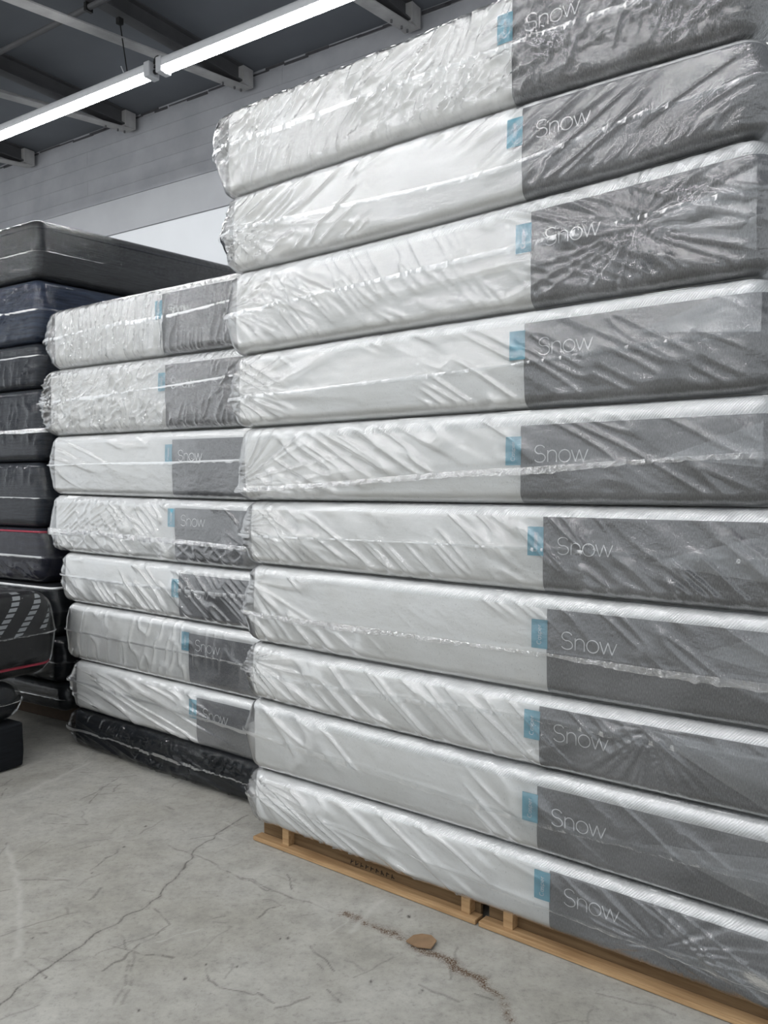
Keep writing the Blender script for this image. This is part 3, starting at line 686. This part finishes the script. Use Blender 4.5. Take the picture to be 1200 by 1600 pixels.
for i in range(10):
    lo, hi = quad3(*LV[i+1]), quad3(*LV[i])
    snow_mattress(OA, ANG_A, SHIFT[i], 2.10, 1.52, lo, hi, SG[i]-SHIFT[i], LAB[i], 'mattresses of the tall right stack', WA[i], M[FILMS[i]],
                  tab_text=(i != 3), seedz=11+i, calm=[1, 1, 0.9, 0.35, 0.5, 0.8, 0.4, 0.5, 0.4, 0.55][i], droop=0.16 if i == 9 else None, lid=(i == 0), panel_up=[0.96, 0.93, 0.86, 0.87, 0.83, 0.88, 0.87, 0.88, 0.83, 0.86][i],
                  fr=[(0.53, 0.83), (0.54, 0.84), (0.49, 0.78), (0.49, 0.79), (0.41, 0.71), (0.43, 0.75), (0.46, 0.75), (0.42, 0.76), (0.39, 0.70), (0.49, 0.77)][i])

# ---- shorter stack behind on the left
OB = Vector((-1.805, 4.79, 0)); ANG_B = math.atan2(-0.613, 0.789)
LB = [(2.523, 2.512, 2.50), (2.178, 2.163, 2.15), (1.793, 1.784, 1.773), (1.450, 1.438, 1.428), (1.117, 1.109, 1.101), (0.830, 0.824, 0.816), (0.501, 0.499, 0.497), (0.218, 0.206, 0.195), (0.004, 0.004, 0.004)]
SHB = [-0.175, -0.225, -0.195, -0.185, -0.095, -0.050, 0.008]; SGB = [0.865, 0.885, 0.936, 0.953, 0.979, 1.056, 1.111]
WB = [
 dict(seed=201, dirs=[(D(82), 0.020, 0.20, 0.012, 4, 0.15), (D(60), 0.02, 0.08, 0.006, 4, 0.4)], seam=(0.52, 0.62), flare=(0.09, 0.02), slack=0.012),
 dict(seed=212, dirs=[(D(65), 0.030, 0.10, 0.012, 4, 0.3), (D(20), 0.025, 0.10, 0.008, 4, 0.4)], stars=[(0.0, 0.45, 8, 0.010, 0.4)], seam=(0.52, 0.65), flare=(0.11, 0.02), slack=0.012),
 dict(seed=223, dirs=[(D(-15), 0.05, 0.3, 0.006, 4, 0.4)], seam=(0.50, 0.56), flare=(0.06, 0.02), strip=0.012),
 dict(seed=234, dirs=[(D(-35), 0.035, 0.16, 0.010, 4, 0.35), (D(30), 0.03, 0.1, 0.006, 4, 0.5)], seam=(0.42, 0.36), flare=(0.08, 0.02), strip=0.034),
 dict(seed=245, dirs=[(D(-38), 0.032, 0.28, 0.012, 4, 0.3)], seam=(0.55, 0.62), flare=(0.03, 0.02)),
 dict(seed=256, dirs=[(D(85), 0.05, 0.12, 0.006, 4, 0.3)], seam=(0.55, 0.52), flare=(0.03, 0.02)),
 dict(seed=267, dirs=[(D(-12), 0.035, 0.40, 0.012, 4, 0.25)], seam=(0.62, 0.5), flare=(0.07, 0.02))]
LABB = ['white and grey mattress in finely puckered wrap, topmost of the shorter stack behind',
 'bulging crinkle-wrapped white mattress, second from the top of the shorter stack behind',
 'smooth-wrapped white and grey mattress, third from the top of the shorter stack behind',
 'mattress with a wide crinkled seal strip, fourth and middle one of the shorter stack',
 'wrapped mattress with diagonal creases, third up from the black box spring in the shorter stack',
 'flat-sided wrapped white mattress, second up from the black box spring in the shorter stack',
 'wrapped white and grey mattress lying directly on the black box spring']
for i in range(7):
    snow_mattress(OB, ANG_B, SHB[i], 1.70, 1.45, quad3(*LB[i+1]), quad3(*LB[i]), SGB[i]-SHB[i], LABB[i], 'mattresses of the shorter stack behind', WB[i],
                  M[['film_crisp', 'film_crisp', 'film_mid', 'film_mid', 'film', 'film', 'film'][i]], tab_text=True, seedz=41+i, lid=(i == 0), panel_up=[0.90, 0.86, 0.87, 0.86, 0.86, 0.84, 0.84][i],
                  fr=[(0.52, 0.82), (0.50, 0.80), (0.52, 0.80), (0.56, 0.86), (0.42, 0.72), (0.55, 0.85), (0.50, 0.78)][i])

def dark_mattress(O, ang, L, W, z0, z1, label, cat, group, material, Wk, tilt=0.0, re=0.035, rc=0.05, name='mattress', film=None, piping=None, place='end', dz=(0, 0), gd=(0, 0), body_name='body', bulge=0.006, lid=False):
    """O = corner the face is anchored at; 'end': the block runs to the left of O, 'start': to the right"""
    e = Vector((math.cos(ang), math.sin(ang), 0)); o0 = O-e*L if place == 'end' else O
    root = thing(name, label, cat, (o0.x, o0.y, z0), ang, group)
    zb = lambda s, d: 0.003+dz[0]*(s/L)+gd[0]*d
    zt = lambda s, d: (z1-z0)-0.003+dz[1]*(s/L)+gd[1]*d
    b = Block(L, W, zb, zt, rc, re, bulge); P, Nn, a = perimeter(L, W, rc, 0.04, 0.08, 8); prof = profile(re, b.h, 16)
    hzg = prof[:, 1][:, None]*np.ones((1, len(P))); A = a[None]*np.ones((len(prof), 1))
    sof = 0.005*(vnoise(A*5, hzg*6, Wk['seed'])-0.5)
    shell(body_name, b, P, Nn, a, prof, sof, material, root, cap_top=True, cap_bot=True)
    for (hz, mname, r) in (piping or ()):
        n = len(P); ins = np.interp(hz, prof[:, 1], prof[:, 0]); V, Fc = [], []
        for k in range(8):
            t = 2*math.pi*k/8; oo = -ins+b.bulge*math.sin(math.pi*hz)+r*math.cos(t)+0.001
            x = P[:, 0]+Nn[:, 0]*oo; y = P[:, 1]+Nn[:, 1]*oo; z = b.z(x, y, hz*np.ones_like(x))+r*math.sin(t); V.append(np.stack([x, y, z], 1))
        idx = np.arange(8*n).reshape(8, n); i2 = np.roll(idx, -1, 0)
        Fc = np.stack([idx.ravel(), np.roll(idx, -1, 1).ravel(), np.roll(i2, -1, 1).ravel(), i2.ravel()], 1)
        link_mesh('piping', np.vstack(V), Fc, M[mname], root)
    if film: bag(b, root, dict(Wk, lid=lid), M[film], front_ds=0.012, rows=30)
    return root, b
# black box spring under the shorter stack
dark_mattress(OB, ANG_B, 1.70, 1.45, 0.004, 0.215, 'black box spring in glossy film on the floor under the shorter stack', 'box spring', None, M['black'],
              dict(seed=301, dirs=[(D(-14), 0.03, 0.35, 0.012, 4, 0.2), (D(60), 0.02, 0.10, 0.010, 4, 0.45)], seam=(0.55, 0.5), flare=(0.05, 0.02), strip=0.012, slack=0.010), place='start', name='box_spring', film='film_dark', re=0.03)

# ---- dark stack at the far left
OC = Vector((-2.11, 5.10, 0)); ANG_C = math.atan2(-0.546, 0.838)
CZ = [3.126, 2.765, 2.379, 2.10, 1.65, 1.243, 0.90, 0.58, 0.30, 0.13]
CM = [('charcoal', 'charcoal ribbed mattress in shiny wrap, topmost of the dark stack, against the wall'),
 ('navy', 'navy mattress in loose wrap, directly under the charcoal top one'),
 ('slate', 'slate-coloured wrapped mattress below the navy one in the dark stack'),
 ('slate', 'thick slate-coloured mattress with a low film seam, middle of the dark stack'),
 ('slate', 'dark mattress in the dark stack with a red line under it'),
 ('ink', 'purplish black wrapped mattress with red piping along its top edge'),
 ('black', 'black mattress with a pale edge along its top, behind the checked one'),
 ('black', 'black mattress in the shadow just behind the checked mattress'),
 ('black', 'black box spring at the foot of the dark stack, on a brown pallet')]
for i, (mn, lab) in enumerate(CM):
    Wk = dict(seed=401+9*i, dirs=[(D([80, 35, 85, 80, 75, -30, 20, 20, 10][i]), 0.03, 0.16, 0.010, 4, 0.35)], seam=([0.45, 0.5, 0.7, 0.45, 0.45, 0.5, 0.5, 0.5, 0.5][i],)*2, flare=(0.03, [0.02, 0.045, 0.06, 0.07, 0.06, 0.07, 0.04, 0.04, 0.03][i]), strip=[0.004, 0.01, 0.006, 0.02, 0.008, 0.016, 0.01, 0.01, 0.01][i], slack=0.008)
    sh = [0, 0, 0, 0.02, 0.0, 0.02, 0.12, 0.17, 0.22][i]; e = Vector((math.cos(ANG_C), math.sin(ANG_C), 0)); pn = Vector((-e.y, e.x, 0))
    g0 = {0: 0.028, 1: 0.0}.get(i, 0); g1 = {0: 0.052, 1: 0.028}.get(i, 0)
    pip = [(0.93, 'red', 0.007)] if i == 5 else ([(0.93, 'thread', 0.008)] if i == 6 else ([(0.86, 'slate', 0.006)] if i == 0 else None))
    Wd = 1.52
    dark_mattress(OC+e*sh, ANG_C, 1.52, 2.03, CZ[i+1], CZ[i], lab, 'mattress' if i < 8 else 'box spring', 'dark stack at the left', M[mn], Wk, film='film_shiny' if i == 0 else 'film_dark',
                  piping=pip, gd=(g0, g1), lid=(i == 0), name='mattress' if i < 8 else 'box_spring', rc=0.05)

def make_check():
    m, nt, out = mat('black_knit_with_pale_checks')
    tc = N(nt, 'ShaderNodeTexCoord'); sp = N(nt, 'ShaderNodeSeparateXYZ'); nt.links.new(tc.outputs['UV'], sp.inputs[0])
    def mth(op, a, b=None, c=None):
        n = N(nt, 'ShaderNodeMath', operation=op)
        for i, x in enumerate((a, b, c)):
            if x is None: continue
            if hasattr(x, 'links'): nt.links.new(x, n.inputs[i])
            else: n.inputs[i].default_value = x
        return n.outputs[0]
    u, v = sp.outputs[0], sp.outputs[1]
    k = mth('MULTIPLY', v, 0.75); uu = mth('SUBTRACT', u, k)                     # slanted columns of checks
    col = mth('LESS_THAN', mth('FRACT', mth('MULTIPLY', uu, 7.5)), 0.34)
    row = mth('GREATER_THAN', mth('FRACT', mth('MULTIPLY', v, 36.0)), 0.32)
    jag = mth('MULTIPLY', mth('ABSOLUTE', mth('SUBTRACT', mth('FRACT', mth('MULTIPLY', uu, 3.75)), 0.5)), 0.05)
    hi = mth('GREATER_THAN', mth('ADD', v, jag), 0.255)
    fac = mth('MULTIPLY', mth('MULTIPLY', col, row), hi)
    nz = noise(nt, mapped(nt, (300, 300, 1)), 1, 2)
    base = ramp(nt, nz, [(0.3, g(0.008)), (0.7, (0.018, 0.018, 0.02))])
    c = mixc(nt, fac, base, (0.36, 0.37, 0.38))
    principled(nt, out, c, 0.8, nz, 0.3, 0.001, 0.2); return m
M['check'] = make_check()
# ---- low pile at the left edge: face looks to the right, so the long side runs away from the viewer
ed = Vector((math.cos(ANG_C), math.sin(ANG_C), 0)); pd = Vector((-ed.y, ed.x, 0)); ANG_D = ANG_C+math.pi/2
def side_block(corner, L, Wd, z0, z1, label, cat, mname, seed, name='mattress', **kw):
    # local x points away from the viewer (along pd), the front face (-y) looks right; corner = far right corner
    Wk = dict(seed=seed, dirs=[(D(12), 0.04, 0.35, 0.008, 4, 0.35)], seam=(0.5, 0.52), flare=(0.02, 0.03), strip=0.008, slack=0.006)
    return dark_mattress(corner, ANG_D, L, Wd, z0, z1, label, cat, 'low dark pile at the left edge', M[mname], Wk, film=kw.pop('film', 'film_dark'), name=name, **kw)
side_block(Vector((-1.93, 4.41, 0)), 1.3, 0.9, 0.004, 0.245, 'black box on the floor at the left edge, bottom of the low pile', 'box spring', 'black', 501, 'box_spring', re=0.012, rc=0.015, film=None)
side_block(Vector((-1.95, 4.44, 0)), 1.3, 0.9, 0.248, 0.455, 'soft black wrapped mattress squeezed between the black box and the checked mattress', 'mattress', 'black', 511, re=0.07, rc=0.09)
side_block(Vector((-1.835, 4.63, 0)), 1.5, 1.1, 0.458, 0.925, 'thick black mattress with pale check pattern and red piping, top of the low pile', 'mattress', 'check', 521, re=0.10, rc=0.10,
           piping=[(0.14, 'red', 0.008)], dz=(0, 0), lid=True)

# ------------------------------------------------------------------ pallets
def lerp_pallet(o0, ang, s0, s1, blocks, label, stamp):
    root = thing('wooden_pallet', label, 'pallet', (o0.x+math.cos(ang)*s0, o0.y+math.sin(ang)*s0, 0), ang, 'pallets under the tall stack'); L = s1-s0
    W = 1.05
    def bx(name, x0, x1, y0, y1, z0, z1, m):
        mb = MB(); mb.box(((x0+x1)/2, (y0+y1)/2, (z0+z1)/2), ((x1-x0)/2, (y1-y0)/2, (z1-z0)/2)); return mb.build(name, M[m], root, bevel=0.002)
    bx('bottom_board', 0, L, 0, 0.052, 0.002, 0.019, 'wood')
    for y in (0.47, 0.95): bx('bottom_board', 0, L, y, y+0.095, 0.002, 0.019, 'wood_shade')
    for x in blocks:
        bx('stringer', x, x+0.036, 0.020, W, 0.019, 0.088, 'wood')
    bk = bx('inner_board', 0.01, L-0.01, 0.054, 0.070, 0.003, 0.080, 'wood_shade')  # coloured darker to stand for shade below the overhanging mattress
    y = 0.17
    while y < W-0.05: bx('deck_board', 0, L, y, y+0.085, 0.088, 0.104, 'wood_shade'); y += 0.125
    for (x, txt, rot) in stamp:
        V, Fc = [], []
        mb = MB()
        for (a, b_) in txt:
            mb.bar((x+a[0]*0.022, 0.0532, 0.024+a[1]*0.022), (x+b_[0]*0.022, 0.0532, 0.024+b_[1]*0.022), 0.0008, 0.0035, Vector((0, -1, 0)).cross(Vector((1, 0, 0))) if abs(a[0]-b_[0]) > abs(a[1]-b_[1]) else Vector((1, 0, 0)))
        mb.build('stamped_marks', M['ink_stamp'], bk)
    return root
_r = np.random.RandomState(6); BLOT = []
for k in range(9):
    x = k*1.15; BLOT += [((x, 0), (x+0.2*_r.rand(), 0.75)), ((x, 0.75*_r.rand()), (x+0.6, 0.75*_r.rand()))]
ANG_P = math.atan2(-0.619, 0.785); OP = Vector((-0.556, 3.485, 0))
lerp_pallet(OP, ANG_P, 0.0, 1.105, (0.155, 1.035), 'pine pallet under the left part of the tall white stack', [(0.50, BLOT, 0)])
lerp_pallet(OP, ANG_P, 1.118, 2.22, (0.085, 0.93), 'pine pallet under the right, grey-panelled part of the tall stack', [])
root = thing('wooden_pallet', 'shade-darkened brown pallet under the dark stack at far left', 'pallet', (-1.93, 5.10, 0), ANG_C)
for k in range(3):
    mb = MB(); mb.box((-0.7, 0.12+0.6*k, 0.05), (0.85, 0.05, 0.046)); mb.build('bearer', M['wood_deep_shade'], root)  # wood colour darkened for the shade of the overhanging stack
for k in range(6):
    mb = MB(); mb.box((-0.7, 0.10+0.28*k, 0.112), (0.85, 0.06, 0.014)); mb.build('deck_board', M['wood_deep_shade'], root)
# torn cardboard scrap and a small white chip on the floor
pts = [(-0.045, 0.005), (-0.02, 0.04), (0.01, 0.046), (0.04, 0.03), (0.055, -0.005), (0.035, -0.045), (-0.01, -0.03), (-0.03, -0.012)]
V = [(x, y, z) for z in (0.003, 0.007) for x, y in pts]; n = len(pts)
me = bpy.data.meshes.new('cardboard_scrap'); me.from_pydata([(x, y, z+(0.006*max(0, x/0.05) if z > 0 else 0)) for x, y, z in V], [], [list(range(n))[::-1], list(range(n, 2*n))]+[[i, (i+1) % n, n+(i+1) % n, n+i] for i in range(n)])
me.materials.append(M['card']); o = bpy.data.objects.new('cardboard_scrap', me); COL.objects.link(o); o.location = (0.118, 2.69, 0.0)
o['label'] = 'torn brown cardboard scrap on the concrete in front of the pallet'; o['category'] = 'cardboard'
